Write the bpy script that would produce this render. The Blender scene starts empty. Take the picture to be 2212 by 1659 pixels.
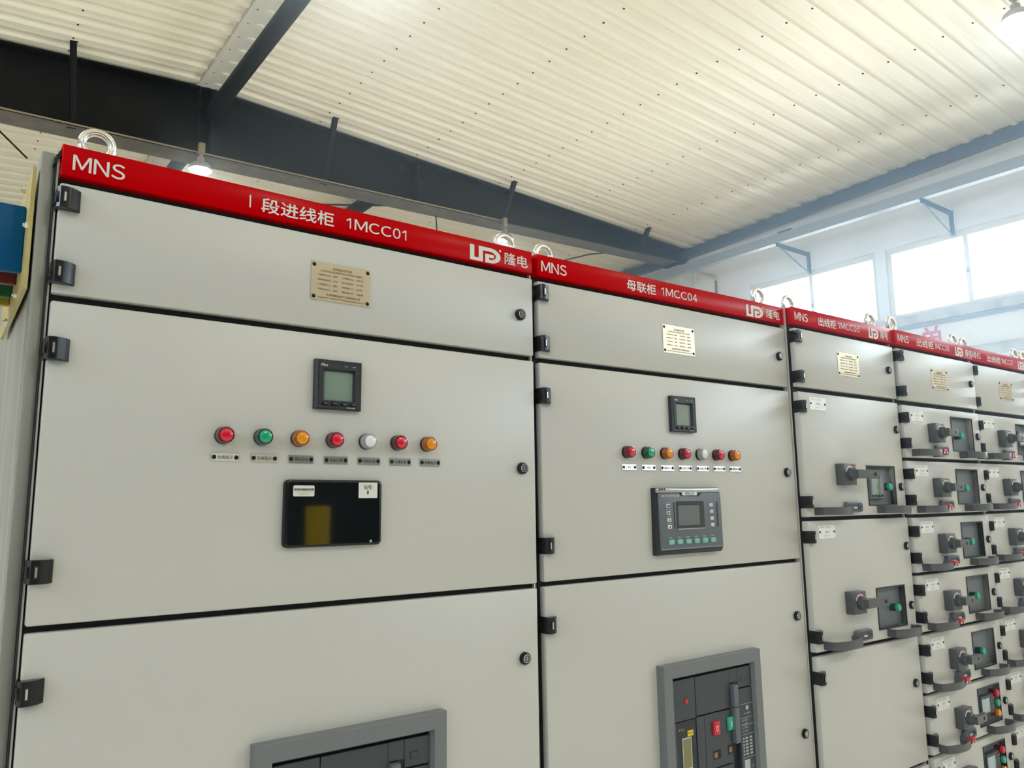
import bpy, bmesh, math
from mathutils import Vector, Matrix, Euler

# ---------------------------------------------------------------- camera, sky, light, exposure
SC = bpy.context.scene
COL = SC.collection
MM = 0.001

def cam_axes(yaw, pitch, roll):
    f = Vector((math.sin(yaw) * math.cos(pitch), math.cos(yaw) * math.cos(pitch), math.sin(pitch)))
    r0 = Vector((math.cos(yaw), -math.sin(yaw), 0)); u0 = r0.cross(f)
    c, s = math.cos(roll), math.sin(roll)
    return c * r0 + s * u0, -s * r0 + c * u0, f

CAM_LOC = Vector((-0.1465, -1.4255, 1.5977))
r_, u_, f_ = cam_axes(0.6460, 0.1536, -0.0118)
cd = bpy.data.cameras.new('camera'); cam = bpy.data.objects.new('camera', cd); COL.objects.link(cam)
cam.matrix_world = Matrix(((r_.x, u_.x, -f_.x, CAM_LOC.x), (r_.y, u_.y, -f_.y, CAM_LOC.y), (r_.z, u_.z, -f_.z, CAM_LOC.z), (0, 0, 0, 1)))
cd.sensor_fit = 'HORIZONTAL'; cd.sensor_width = 36.0; cd.lens = 1712.3 / 2212 * 36; cd.clip_start = 0.02; cd.clip_end = 500
SC.camera = cam

W_ = bpy.data.worlds.new('sky'); SC.world = W_; W_.use_nodes = True
nt = W_.node_tree; nt.nodes.clear()
out = nt.nodes.new('ShaderNodeOutputWorld'); bg = nt.nodes.new('ShaderNodeBackground')
bg.inputs['Strength'].default_value = 8.0
# bright overcast sky above, unseen ground glow below the horizon, added to brighten the ceiling
tc = nt.nodes.new('ShaderNodeTexCoord'); sx = nt.nodes.new('ShaderNodeSeparateXYZ'); rp = nt.nodes.new('ShaderNodeValToRGB'); mr = nt.nodes.new('ShaderNodeMapRange')
mr.inputs['From Min'].default_value = -0.3; mr.inputs['From Max'].default_value = 0.3
rp.color_ramp.elements[0].position = 0.42; rp.color_ramp.elements[0].color = (0.72, 0.76, 0.78, 1)
rp.color_ramp.elements[1].position = 0.58; rp.color_ramp.elements[1].color = (0.78, 0.90, 1.0, 1)
nt.links.new(tc.outputs['Generated'], sx.inputs[0]); nt.links.new(sx.outputs['Z'], mr.inputs['Value']); nt.links.new(mr.outputs[0], rp.inputs['Fac']); nt.links.new(rp.outputs[0], bg.inputs['Color'])
nt.links.new(bg.outputs[0], out.inputs[0])

SC.view_settings.view_transform = 'Standard'; SC.view_settings.look = 'None'
SC.view_settings.exposure = 0.90; SC.view_settings.gamma = 1.0; SC.view_settings.use_curve_mapping = False
SC.cycles.max_bounces = 10; SC.cycles.diffuse_bounces = 7; SC.cycles.glossy_bounces = 4; SC.cycles.transparent_max_bounces = 12
SC.cycles.sample_clamp_indirect = 6.0; SC.cycles.caustics_reflective = False; SC.cycles.caustics_refractive = False

XR, XL, YB, YF = 9272.0, -5500.0, 13000.0, -13000.0       # inner wall faces (mm)
def portal(name, loc, rot, sx, sy):
    l = bpy.data.lights.new(name, 'AREA'); l.shape = 'RECTANGLE'; l.size = sx; l.size_y = sy
    l.cycles.is_portal = True
    o = bpy.data.objects.new(name, l); COL.objects.link(o); o.location = loc; o.rotation_euler = rot
# light of the sky entering through the window bands of the two long walls
portal('daylight_right_upper', (XR*MM + 0.12, -3.4, 4.21), (0, math.radians(90), 0), 0.8, 17.4)
portal('daylight_right_lower', (XR*MM + 0.12, 2.45, 2.45), (0, math.radians(90), 0), 1.5, 5.8)
portal('daylight_left_upper', (XL*MM - 0.12, -3.4, 4.21), (0, math.radians(-90), 0), 0.8, 17.4)


# ---------------------------------------------------------------- materials
def mat(name, col, rough=0.5, metal=0.0, spec=0.5, bump=None, mottle=None, emit=None, coat=0.0, alpha=None, trans=0.0):
    m = bpy.data.materials.new(name); m.use_nodes = True; n = m.node_tree; b = n.nodes['Principled BSDF']
    b.inputs['Base Color'].default_value = (*col, 1); b.inputs['Roughness'].default_value = rough
    b.inputs['Metallic'].default_value = metal; b.inputs['Specular IOR Level'].default_value = spec
    b.inputs['Coat Weight'].default_value = coat; b.inputs['Transmission Weight'].default_value = trans
    if emit: b.inputs['Emission Color'].default_value = (*emit[0], 1); b.inputs['Emission Strength'].default_value = emit[1]
    tc = None
    if bump or mottle: tc = n.nodes.new('ShaderNodeTexCoord')
    if bump:
        t = n.nodes.new('ShaderNodeTexNoise'); t.inputs['Scale'].default_value = bump[0]; t.inputs['Detail'].default_value = 2
        n.links.new(tc.outputs['Object'], t.inputs['Vector'])
        bp = n.nodes.new('ShaderNodeBump'); bp.inputs['Strength'].default_value = bump[1]; bp.inputs['Distance'].default_value = bump[2]
        n.links.new(t.outputs['Fac'], bp.inputs['Height']); n.links.new(bp.outputs[0], b.inputs['Normal'])
    if mottle:   # (scale, second colour, (sx,sy,sz), contrast low, high)
        mp = n.nodes.new('ShaderNodeMapping'); mp.inputs['Scale'].default_value = mottle[2]
        n.links.new(tc.outputs['Object'], mp.inputs['Vector'])
        t = n.nodes.new('ShaderNodeTexNoise'); t.inputs['Scale'].default_value = mottle[0]; t.inputs['Detail'].default_value = 5
        n.links.new(mp.outputs[0], t.inputs['Vector'])
        rp = n.nodes.new('ShaderNodeValToRGB'); rp.color_ramp.elements[0].position = mottle[3]; rp.color_ramp.elements[1].position = mottle[4]
        rp.color_ramp.elements[0].color = (*col, 1); rp.color_ramp.elements[1].color = (*mottle[1], 1)
        n.links.new(t.outputs['Fac'], rp.inputs['Fac']); n.links.new(rp.outputs[0], b.inputs['Base Color'])
    return m

PAINT = mat('light_grey_powder_coat', (0.525, 0.52, 0.50), 0.28, bump=(1400, 0.25, 0.0006))
RED = mat('red_header_paint', (0.47, 0.0, 0.002), 0.24, spec=0.06, bump=(300, 0.05, 0.0005))
WHITE = mat('white_vinyl', (0.66, 0.66, 0.63), 0.5)
RUBBER = mat('black_rubber', (0.008, 0.009, 0.011), 0.7)
BLACK = mat('black_plastic', (0.008, 0.009, 0.011), 0.25, spec=0.35)
CHAR = mat('charcoal_plastic', (0.017, 0.020, 0.025), 0.42, bump=(900, 0.1, 0.0004))
CHAR2 = mat('slate_plastic', (0.044, 0.051, 0.062), 0.45, bump=(900, 0.12, 0.0004))
SLATE = mat('blue_grey_plastic', (0.105, 0.125, 0.150), 0.45)
ZINC = mat('zinc_plated_steel', (0.72, 0.72, 0.70), 0.28, 1.0)
CHROME = mat('chrome', (0.8, 0.8, 0.8), 0.12, 1.0)
GALV = mat('galvanised_sheet', (0.52, 0.53, 0.52), 0.30, 0.9, mottle=(3.0, (0.66, 0.67, 0.66), (6, 6, 0.7), 0.4, 0.65))
PLATEB = mat('champagne_metal_plate', (0.60, 0.52, 0.38), 0.32, 0.75)
ENGR = mat('engraved_brown', (0.30, 0.15, 0.05), 0.6)
PLATES = mat('satin_steel_plate', (0.70, 0.70, 0.67), 0.24, 0.95)
PLATEC = mat('white_metal_label', (0.80, 0.80, 0.79), 0.35, 0.25)
PRINT = mat('black_print', (0.03, 0.03, 0.035), 0.6)
GREYPRINT = mat('grey_print', (0.45, 0.47, 0.48), 0.6)
LCD = mat('grey_green_lcd', (0.22, 0.29, 0.25), 0.12, coat=1.0)
GLASSBLK = mat('black_glass_screen', (0.002, 0.003, 0.004), 0.04, spec=1.0, bump=(14, 0.02, 0.001))
LCD2 = mat('dark_grey_lcd', (0.085, 0.105, 0.115), 0.1, coat=1.0)
LCD3 = mat('olive_lcd', (0.17, 0.16, 0.035), 0.15, coat=0.5)
LCD4 = mat('pale_blue_lcd', (0.38, 0.47, 0.48), 0.2)
SILVER = mat('silver_band', (0.42, 0.43, 0.44), 0.28, 0.6)
def lens(name, c): return mat(name, c, 0.18, coat=0.6)
L_RED, L_GRN, L_AMB, L_WHT = lens('red_lens', (0.62, 0.005, 0.035)), lens('green_lens', (0.006, 0.33, 0.17)), lens('amber_lens', (0.72, 0.26, 0.004)), lens('clear_lens', (0.72, 0.72, 0.74))
D_RED, D_GRN, D_AMB, D_WHT = lens('dark_red_lens', (0.10, 0.003, 0.012)), lens('dark_green_lens', (0.003, 0.05, 0.035)), lens('dark_amber_lens', (0.30, 0.07, 0.003)), lens('smoke_lens', (0.30, 0.30, 0.32))
GRNCAP = mat('green_button_cap', (0.03, 0.36, 0.22), 0.35)
REDCAP = mat('red_button_cap', (0.60, 0.015, 0.03), 0.35)
MINT = mat('mint_button', (0.16, 0.47, 0.34), 0.4)
YEL = mat('yellow_tag', (0.75, 0.55, 0.02), 0.5)
EPOXY = mat('yellow_epoxy_board', (0.52, 0.44, 0.19), 0.4, mottle=(12, (0.42, 0.34, 0.13), (1, 1, 1), 0.4, 0.7))
BARB = mat('blue_sleeved_busbar', (0.001, 0.085, 0.25), 0.4, spec=0.15)
BARR = mat('red_sleeved_busbar', (0.13, 0.006, 0.012), 0.35)
BARG = mat('green_sleeved_busbar', (0.003, 0.10, 0.05), 0.35)
BARY = mat('yellow_sleeved_busbar', (0.40, 0.30, 0.02), 0.35)
CEIL = mat('cream_roof_sheet', (0.88, 0.85, 0.73), 0.36, spec=0.3, mottle=(1.5, (0.85, 0.81, 0.68), (0.5, 2, 2), 0.45, 0.8))
CAPM = mat('white_ridge_flashing', (0.80, 0.79, 0.72), 0.4)
STEEL = mat('dark_grey_painted_steel', (0.007, 0.008, 0.009), 0.55, spec=0.2, mottle=(6, (0.011, 0.0125, 0.013), (1, 1, 1), 0.4, 0.75))
STEELB = mat('blue_grey_painted_steel', (0.06, 0.09, 0.14), 0.5)
RAILM = mat('pale_blue_grey_rail', (0.27, 0.31, 0.35), 0.45)
FLANGE = mat('dusty_steel_flange', (0.11, 0.11, 0.105), 0.6, mottle=(5, (0.19, 0.175, 0.14), (1, 1, 1), 0.45, 0.8))
CONDUIT = mat('rusty_conduit', (0.30, 0.25, 0.16), 0.5, 0.3)
ALU = mat('dusty_aluminium', (0.34, 0.33, 0.29), 0.5, 0.4)
WALLM = mat('white_plaster', (0.80, 0.81, 0.82), 0.8, mottle=(1.8, (0.73, 0.74, 0.75), (1, 1, 1.5), 0.45, 0.85))
FRAMEM = mat('cream_window_frame', (0.70, 0.66, 0.58), 0.5)
SILLM = mat('weathered_sill', (0.52, 0.51, 0.48), 0.8, mottle=(4, (0.34, 0.34, 0.34), (1, 1, 1), 0.5, 0.8))
FLOORM = mat('pale_coated_floor', (0.66, 0.65, 0.60), 0.45, mottle=(2, (0.60, 0.59, 0.54), (1, 1, 1), 0.4, 0.7))
GATEM = mat('dark_gate_wall', (0.06, 0.075, 0.085), 0.7)
SIGNRED = mat('red_wall_letter', (0.62, 0.03, 0.09), 0.6)
PVC = mat('cream_pvc_pipe', (0.66, 0.60, 0.47), 0.4)
YPOST = mat('yellow_machine_paint', (0.88, 0.60, 0.03), 0.4)
BULB = mat('lamp_glow', (1, 1, 1), 0.4, emit=((1.0, 0.95, 0.86), 40.0))

def glass_material():
    m = bpy.data.materials.new('window_glass'); m.use_nodes = True; n = m.node_tree; n.nodes.clear()
    o = n.nodes.new('ShaderNodeOutputMaterial'); t = n.nodes.new('ShaderNodeBsdfTransparent'); g = n.nodes.new('ShaderNodeBsdfGlossy')
    t.inputs[0].default_value = (0.94, 0.96, 0.96, 1); g.inputs['Roughness'].default_value = 0.05
    f = n.nodes.new('ShaderNodeFresnel'); f.inputs[0].default_value = 1.25; mx = n.nodes.new('ShaderNodeMixShader')
    n.links.new(f.outputs[0], mx.inputs[0]); n.links.new(t.outputs[0], mx.inputs[1]); n.links.new(g.outputs[0], mx.inputs[2]); n.links.new(mx.outputs[0], o.inputs[0])
    return m
GLASS = glass_material()

# ---------------------------------------------------------------- mesh helpers (millimetres)
class M:
    def __init__(self): self.v = []; self.f = []; self.m = []; self.s = []
    def add(self, vs, fs, mi=0, smooth=False, T=None):
        b = len(self.v)
        self.v += [tuple(T @ Vector(p)) if T else tuple(p) for p in vs]
        for f in fs: self.f.append([b + i for i in f]); self.m.append(mi); self.s.append(smooth)
        return self
    def bm(self, bm, mi=0, smooth=False, T=None):
        bm.verts.index_update()
        self.add([v.co.copy() for v in bm.verts], [[v.index for v in f.verts] for f in bm.faces], mi, smooth, T); bm.free(); return self
    def box(self, x0, x1, y0, y1, z0, z1, mi=0, r=0, seg=2, T=None):
        bm = bmesh.new()
        vs = [bm.verts.new((x, y, z)) for x in (x0, x1) for y in (y0, y1) for z in (z0, z1)]
        for q in ((0, 1, 3, 2), (4, 6, 7, 5), (0, 4, 5, 1), (2, 3, 7, 6), (0, 2, 6, 4), (1, 5, 7, 3)): bm.faces.new([vs[i] for i in q])
        if r: bmesh.ops.bevel(bm, geom=list(bm.edges), offset=r, segments=seg, affect='EDGES', profile=0.5)
        return self.bm(bm, mi, bool(r), T)
    def prism(self, poly, axis, a, b, mi=0, r=0, seg=2, smooth=False, T=None, side=None):
        # poly: 2D points; axis 'y': (x,z) extruded a..b in y; 'x': (y,z); 'z': (x,y)
        P = {'y': lambda p, t: (p[0], t, p[1]), 'x': lambda p, t: (t, p[0], p[1]), 'z': lambda p, t: (p[0], p[1], t)}[axis]
        n = len(poly); bm = bmesh.new()
        A = [bm.verts.new(P(p, a)) for p in poly]; B = [bm.verts.new(P(p, b)) for p in poly]
        fa = bm.faces.new(A); fb = bm.faces.new(B[::-1])
        for i in range(n): bm.faces.new((A[i], B[i], B[(i + 1) % n], A[(i + 1) % n]))
        bmesh.ops.recalc_face_normals(bm, faces=bm.faces)
        if r: bmesh.ops.bevel(bm, geom=[e for e in fa.edges], offset=r, segments=seg, affect='EDGES', profile=0.5)
        return self.bm(bm, mi, smooth or bool(r), T)
    def lathe(self, prof, c, axis='y', n=32, mi=0, T=None):
        # prof: (radius, t) along axis; c: centre
        vs = []; fs = []; k = len(prof)
        for i in range(n):
            a = 2 * math.pi * i / n; ca, sa = math.cos(a), math.sin(a)
            for (r, t) in prof:
                if axis == 'y': vs.append((c[0] + r * ca, c[1] + t, c[2] + r * sa))
                elif axis == 'z': vs.append((c[0] + r * ca, c[1] + r * sa, c[2] + t))
                else: vs.append((c[0] + t, c[1] + r * ca, c[2] + r * sa))
        for i in range(n):
            j = (i + 1) % n
            for q in range(k - 1): fs.append((i * k + q, j * k + q, j * k + q + 1, i * k + q + 1))
        fs.append([i * k for i in range(n)]); fs.append([i * k + k - 1 for i in range(n)][::-1])
        return self.add(vs, fs, mi, True, T)
    def cyl(self, c, r, t0, t1, axis='y', n=28, mi=0, ch=0, T=None):
        s = 1 if t1 > t0 else -1
        p = [(r, t0), (r, t1 - s * ch), (r - ch, t1)] if ch else [(r, t0), (r, t1)]
        return self.lathe(p, c, axis, n, mi, T)
    def tube(self, path, r, n=10, mi=0, T=None, closed=False):
        vs = []; fs = []; P = [Vector(p) for p in path]; L = len(P)
        up = Vector((0, 0, 1))
        for i, p in enumerate(P):
            if closed: d = P[(i + 1) % L] - P[i - 1]
            else: d = P[min(i + 1, L - 1)] - P[max(i - 1, 0)]
            d.normalize(); s = d.cross(up)
            if s.length < 1e-3: s = d.cross(Vector((0, 1, 0)))
            s.normalize(); w = s.cross(d)
            for k in range(n):
                a = 2 * math.pi * k / n; vs.append(p + s * (r * math.cos(a)) + w * (r * math.sin(a)))
        for i in range(L if closed else L - 1):
            j = (i + 1) % L
            for k in range(n): fs.append((i * n + k, i * n + (k + 1) % n, j * n + (k + 1) % n, j * n + k))
        if not closed: fs.append(list(range(n))[::-1]); fs.append(list(range((L - 1) * n, L * n)))
        return self.add(vs, fs, mi, True, T)
    def holed(self, x0, x1, z0, z1, hole, y0, y1, r=4, mi=0):
        # door skin with one rectangular opening, front at y0, rounded outer rim
        a0, a1, b0, b1 = hole; bm = bmesh.new()
        O = [bm.verts.new(p) for p in ((x0, y0, z0), (x1, y0, z0), (x1, y0, z1), (x0, y0, z1))]
        I = [bm.verts.new(p) for p in ((a0, y0, b0), (a1, y0, b0), (a1, y0, b1), (a0, y0, b1))]
        O2 = [bm.verts.new((v.co.x, y1, v.co.z)) for v in O]; I2 = [bm.verts.new((v.co.x, y1, v.co.z)) for v in I]
        for i in range(4):
            j = (i + 1) % 4
            bm.faces.new((O[i], O[j], I[j], I[i])); bm.faces.new((O2[j], O2[i], I2[i], I2[j]))
            bm.faces.new((O[j], O[i], O2[i], O2[j])); bm.faces.new((I[i], I[j], I2[j], I2[i]))
        bm.edges.ensure_lookup_table()
        es = [e for e in bm.edges if set(e.verts) <= set(O)] + [e for e in bm.edges if any(set(e.verts) == {O[i], O2[i]} for i in range(4))]
        bmesh.ops.bevel(bm, geom=es, offset=r, segments=2, affect='EDGES', profile=0.5)
        return self.bm(bm, mi, True)
    def text(self, s, x0, x1, z0, z1, y, mi=0, bold=0.0, shear=0.0, keep=False):
        cu = bpy.data.curves.new('t', 'FONT'); cu.body = s; cu.size = 1; cu.resolution_u = 3; cu.shear = shear
        ob = bpy.data.objects.new('t', cu); me = bpy.data.meshes.new_from_object(ob)
        if len(me.vertices):
            X = [v.co.x for v in me.vertices]; Y = [v.co.y for v in me.vertices]
            sx = (x1 - x0) / max(max(X) - min(X), 1e-6); sz = (z1 - z0) / max(max(Y) - min(Y), 1e-6)
            if keep: sx = min(sx, sz)
            b = bold * (z1 - z0)
            for dx, dz, dy in (((-b, 0, 0), (b, 0, -.04), (0, b, -.08), (0, -b, -.12)) if bold else ((0, 0, 0),)):
                self.add([(x0 + dx + (v.co.x - min(X)) * sx, y + dy, z0 + dz + (v.co.y - min(Y)) * sz) for v in me.vertices], [list(p.vertices) for p in me.polygons], mi)
        bpy.data.objects.remove(ob); bpy.data.curves.remove(cu); bpy.data.meshes.remove(me)
        return self
    ADV = {'M': .833, 'N': .722, 'S': .667, 'C': .722, '1': .47}
    def caps(self, s, x0, x1, z0, z1, y, mi=0, bold=0.0):
        # one glyph after the other, upright sans capitals and figures with even spacing
        gap = 0.10; tot = sum(self.ADV.get(c, .556) - gap for c in s) + gap * (len(s) - 1); k = (x1 - x0) / tot; x = x0
        for c in s:
            w = (self.ADV.get(c, .556) - gap) * k; h = z1 - z0; t = h * 0.125
            if c == '1':
                self.add([(p[0], y, p[1]) for p in ((x + w * .52, z0), (x + w * .52 + t, z0), (x + w * .52 + t, z1), (x + w * .52 + t * .3, z1), (x + w * .02, z1 - h * .2), (x + w * .02, z1 - h * .33), (x + w * .52, z1 - h * .2))], [list(range(7))], mi)
            else: self.text(chr(ord(c) + 0xFEE0), x, x + w, z0, z1, y, mi, bold)
            x += w + gap * k
        return self
    def mesh(self, name, mats):
        me = bpy.data.meshes.new(name)
        me.from_pydata([(p[0] * MM, p[1] * MM, p[2] * MM) for p in self.v], [], self.f)
        for m in mats: me.materials.append(m)
        me.polygons.foreach_set('material_index', self.m); me.polygons.foreach_set('use_smooth', self.s)
        me.update(); me.set_sharp_from_angle(angle=math.radians(40)); return me
    def build(self, name, mats, parent=None, loc=(0, 0, 0)):
        return place(name, self.mesh(name, mats if isinstance(mats, (list, tuple)) else [mats]), parent, loc)

def place(name, me, parent=None, loc=(0, 0, 0), rot=None):
    o = bpy.data.objects.new(name, me); COL.objects.link(o); o.parent = parent
    o.location = [c * MM for c in loc]
    if rot: o.rotation_euler = rot
    return o
def empty(name, loc=(0, 0, 0), parent=None):
    o = bpy.data.objects.new(name, None); COL.objects.link(o); o.empty_display_size = 0.05; o.location = [c * MM for c in loc]; o.parent = parent; return o
def tag(o, label, cat, group=None):
    o['label'] = label; o['category'] = cat
    if group: o['group'] = group
    return o
def struct(o): o['kind'] = 'structure'; return o
CACHE = {}
def cached(key, fn):
    if key not in CACHE: CACHE[key] = fn()
    return CACHE[key]

# ---------------------------------------------------------------- hall: floor, walls, roof, windows
XRIDGE, ZRIDGE, SR, SL = 1935.0, 5888.0, 0.0463, 0.0725
def zroof(x): return ZRIDGE - (SR * (x - XRIDGE) if x > XRIDGE else SL * (XRIDGE - x))
struct(M().box(XL - 300, XR + 300, YF - 300, YB + 300, -200, 0).build('floor', FLOORM))

UNIT0, UPITCH, UW = 5330.0, 1980.0, 1850.0         # far edge of the first window, step towards the viewer, width
NWIN = 9; NLOW = 3
def wall_with_windows(name, x, sgn):
    m = M(); t = 240 * sgn
    ylo = UNIT0 - UPITCH * (NWIN - 1) - UW
    xa, xb = min(x, x + t), max(x, x + t)
    ztop = zroof(x) + 250
    m.box(xa, xb, UNIT0, YB, 0, ztop); m.box(xa, xb, YF, ylo, 0, ztop)
    m.box(xa, xb, ylo, UNIT0, 0, 1700); m.box(xa, xb, ylo, UNIT0, 4700, ztop)
    m.box(xa, xb, ylo, UNIT0, 3205, 3800)
    lo = range(NLOW) if sgn > 0 else ()
    for i in range(NWIN - 1):
        a = UNIT0 - UPITCH * i - UW
        m.box(xa, xb, a - (UPITCH - UW), a, 3800, 4700)
        m.box(xa, xb, a - (UPITCH - UW), a, 1700, 3205)
    for i in range(NWIN):
        a = UNIT0 - UPITCH * i
        if i not in lo: m.box(xa, xb, a - UW, a, 1700, 3205)
    return struct(m.build(name, WALLM))
wall_with_windows('wall_right', XR, 1)
wall_with_windows('wall_left', XL, -1)
struct(M().prism([(XL, 0), (XR, 0), (XR, zroof(XR) + 200), (XRIDGE, ZRIDGE + 200), (XL, zroof(XL) + 200)], 'y', YB, YB + 240).build('wall_back', WALLM))
struct(M().prism([(XL, 0), (XR, 0), (XR, zroof(XR) + 200), (XRIDGE, ZRIDGE + 200), (XL, zroof(XL) + 200)], 'y', YF - 240, YF).build('wall_front', GATEM))

wn = 0
def window(x, sgn, ya, z0, z1, depth=70):
    global wn; wn += 1
    yb = ya - UW; xc = x + sgn * depth; w = 55
    f = M()
    for (a, b, c, d) in ((ya - w, ya - 1, z0 + 1, z1 - 1), (yb + 1, yb + w, z0 + 1, z1 - 1), (yb + w, ya - w, z0 + 1, z0 + w), (yb + w, ya - w, z1 - w - 20, z1 - 1), ((ya + yb) / 2 - 25, (ya + yb) / 2 + 25, z0 + w, z1 - w - 20)):
        f.box(xc - 30, xc + 30, a, b, c, d)
    o = struct(f.build('window_%d' % wn, FRAMEM))
    M().box(xc - 3, xc + 3, yb + 20, ya - 20, z0 + 20, z1 - 20).build('glass_pane', GLASS, o)
    M().box(xc - sgn * 34 - 10, xc - sgn * 34 + 10, (ya + yb) / 2 - 14, (ya + yb) / 2 + 14, (z0 + z1) / 2 - 60, (z0 + z1) / 2 - 10, r=3).build('window_latch', ALU, o)
    return o
for i in range(NWIN):
    y = UNIT0 - UPITCH * i
    if i < NLOW: window(XR, 1, y, 1700, 3205)
    window(XR, 1, y, 3800, 4700);  window(XL, -1, y, 3800, 4700)
ylo = UNIT0 - UPITCH * (NWIN - 1) - UW
# sill band and ledges below the upper windows of the right wall
struct(M().box(XR - 60, XR, ylo, UNIT0 + 60, 3690, 3800, r=4).build('trim_1', SILLM))
struct(M().box(XR - 25, XR, ylo, UNIT0 + 60, 3640, 3672).build('trim_2', RAILM))
struct(M().box(XR - 70, XR, ylo, UNIT0 + 60, 3215, 3300, r=6).box(XR - 45, XR, ylo, UNIT0 + 60, 3300, 3322).build('trim_3', SILLM))

# red painted character on the wall below the windows
t = M(); t.text('单', 0, 250, 0, 330, 0, bold=0.02)
o = t.build('painted_wall_letter', SIGNRED); o.rotation_euler = (0, 0, math.radians(-90)); o.location = ((XR - 2) * MM, 3.005, 3.300)
tag(o, 'red painted character on the white wall, its top showing above the far red headers', 'wall lettering')

# corrugated roof sheets
def roof():
    m = M(); pitch = 247.0; y = YF; prof = []
    k = 0
    y0 = 5108 - pitch * 80
    while True:
        yy = y0 + pitch * k
        if yy > YB: break
        if yy > YF: prof += [(yy - 34, 0), (yy - 25, -26), (yy + 25, -26), (yy + 34, 0), (yy + 104, 0), (yy + 110, -4), (yy + 137, -4), (yy + 143, 0)]
        k += 1
    prof = [(YF, 0)] + prof + [(YB, 0)]
    for (xa, xb) in ((XRIDGE, XR + 100), (XL - 100, XRIDGE)):
        za, zb = zroof(xa), zroof(xb); n = len(prof)
        vs = [(xa, p[0], za + p[1]) for p in prof] + [(xb, p[0], zb + p[1]) for p in prof] + [(xb, p[0], zb + 120) for p in (prof[0], prof[-1])] + [(xa, p[0], za + 120) for p in (prof[0], prof[-1])]
        fs = [(i, n + i, n + i + 1, i + 1) for i in range(n - 1)] + [(2 * n, 2 * n + 1, 2 * n + 3, 2 * n + 2)]
        m.add(vs, fs, 0)
    # self-drilling screws on the purlin lines
    for j in range(-5, 6):
        x = 3115 + 1220 * j
        if x > XR or x < XL: continue
        k = 0
        while k < 200:
            yy = y0 + pitch * k; k += 1
            if yy < -500 or yy > 9000: continue
            m.cyl((x, yy, zroof(x) - 26), 9, -6, 2, 'z', 6, 1)
    return struct(m.build('ceiling', [CEIL, STEEL]))
roof()
m = M()
m.prism([(1835, 5858), (1865, 5850), (1965, 5862), (2020, 5874), (2035, 5868), (2075, 5876), (2075, 5886), (1835, 5886)], 'y', YF, YB)
m.box(1826, 1835, YF, YB, 5850, 5886, 1)
struct(m.build('trim_4', [CAPM, SILLM]))

# ---------------------------------------------------------------- steelwork
YR = 6538.0
def zbot(x): return 5072 + 0.0245 * x
def rafter():
    root = tag(empty('steel_rafter', (1935, YR, 0)), 'dark grey tapered steel roof beam spanning the hall behind the cabinets', 'beam')
    off = Vector((-1935, -YR, 0))
    def B(m, name, mats): o = m.build(name, mats, root, tuple(off)); return o
    P = [(XL, zbot(XL) + 30), (1935, zbot(1935)), (XR, zbot(XR)), (XR, zroof(XR) - 40), (1935, ZRIDGE - 32), (XL, zroof(XL) - 40)]
    B(M().prism(P, 'y', YR - 5, YR + 5), 'web', STEEL)
    fl = M()
    for (xa, xb) in ((XL, 1935), (1935, XR)):
        za, zb = (zbot(xa), zbot(xb))
        fl.prism([(xa, za - 14), (xb, zb - 14), (xb, zb), (xa, za)], 'y', YR - 130, YR + 130)
    B(fl, 'bottom_flange', FLANGE)
    ft = M()
    for (xa, xb) in ((XL, 1935), (1935, XR)): ft.prism([(xa, zroof(xa) - 46), (xb, zroof(xb) - 46), (xb, zroof(xb) - 30), (xa, zroof(xa) - 30)], 'y', YR - 110, YR + 110)
    B(ft, 'top_flange', STEEL)
    for x, w in ((1865, 14), (1990, 14), (4390, 12)):
        B(M().box(x - w / 2, x + w / 2, YR - 110, YR + 110, zbot(x), zroof(x) - 46), 'stiffener_plate', STEEL)
    e = M()
    for x in (4225, 4520): 
        e.box(x - 40, x + 40, YR - 70, YR - 5, 5590, 5600); e.box(x - 5, x + 5, YR - 70, YR - 5, 5560, 5640); e.cyl((x + 25, YR - 75, 5620), 14, 0, 40, 'y', 6)
    B(e, 'strut_bracket', STEEL)
    B(M().box(XR - 330, XR - 20, YR - 130, YR + 130, zbot(XR) - 60, zbot(XR) - 14).box(XR - 90, XR - 60, YR - 90, YR + 90, zbot(XR), zroof(XR) - 40), 'bearing_plate', STEEL)
    return root
rafter()
def angle_brace(name, a, b, w, label):
    A, B_ = Vector(a), Vector(b); d = (B_ - A); L = d.length
    m = M().box(0, w, 0, 6, 0, L).box(0, 6, 0, w, 0, L).box(-4, w + 10, -2, 8, L - 4, L + 6).box(-30, w, -4, 10, -30, 40)
    o = m.build(name, STEEL); z = d.normalized(); x = Vector((1, 0, 0)); x = (x - z * x.dot(z)).normalized(); y = z.cross(x)
    o.matrix_world = Matrix(((x.x, y.x, z.x, A.x * MM), (x.y, y.y, z.y, A.y * MM), (x.z, y.z, z.z, A.z * MM), (0, 0, 0, 1)))
    return tag(o, label, 'brace', 'fly braces from the roof beam to the roof')
for (x, top, s) in ((740, (665, 6190, zroof(665) - 8), 'dark fly brace above the left end of the red header 1MCC01'),
                    (3193, (3205, 6190, zroof(3205) - 8), 'dark fly brace just right of the lit hanging lamp and roof strut'),
                    (5640, (5678, 6205, zroof(5678) - 8), 'dark fly brace rising from the beam above the second hanging lamp'),
                    (8150, (8122, 6190, zroof(8122) - 8), 'dark fly brace nearest to the window wall')):
    angle_brace('fly_brace', (x, YR - 118, zbot(x) + 8), top, 52, s)
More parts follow.
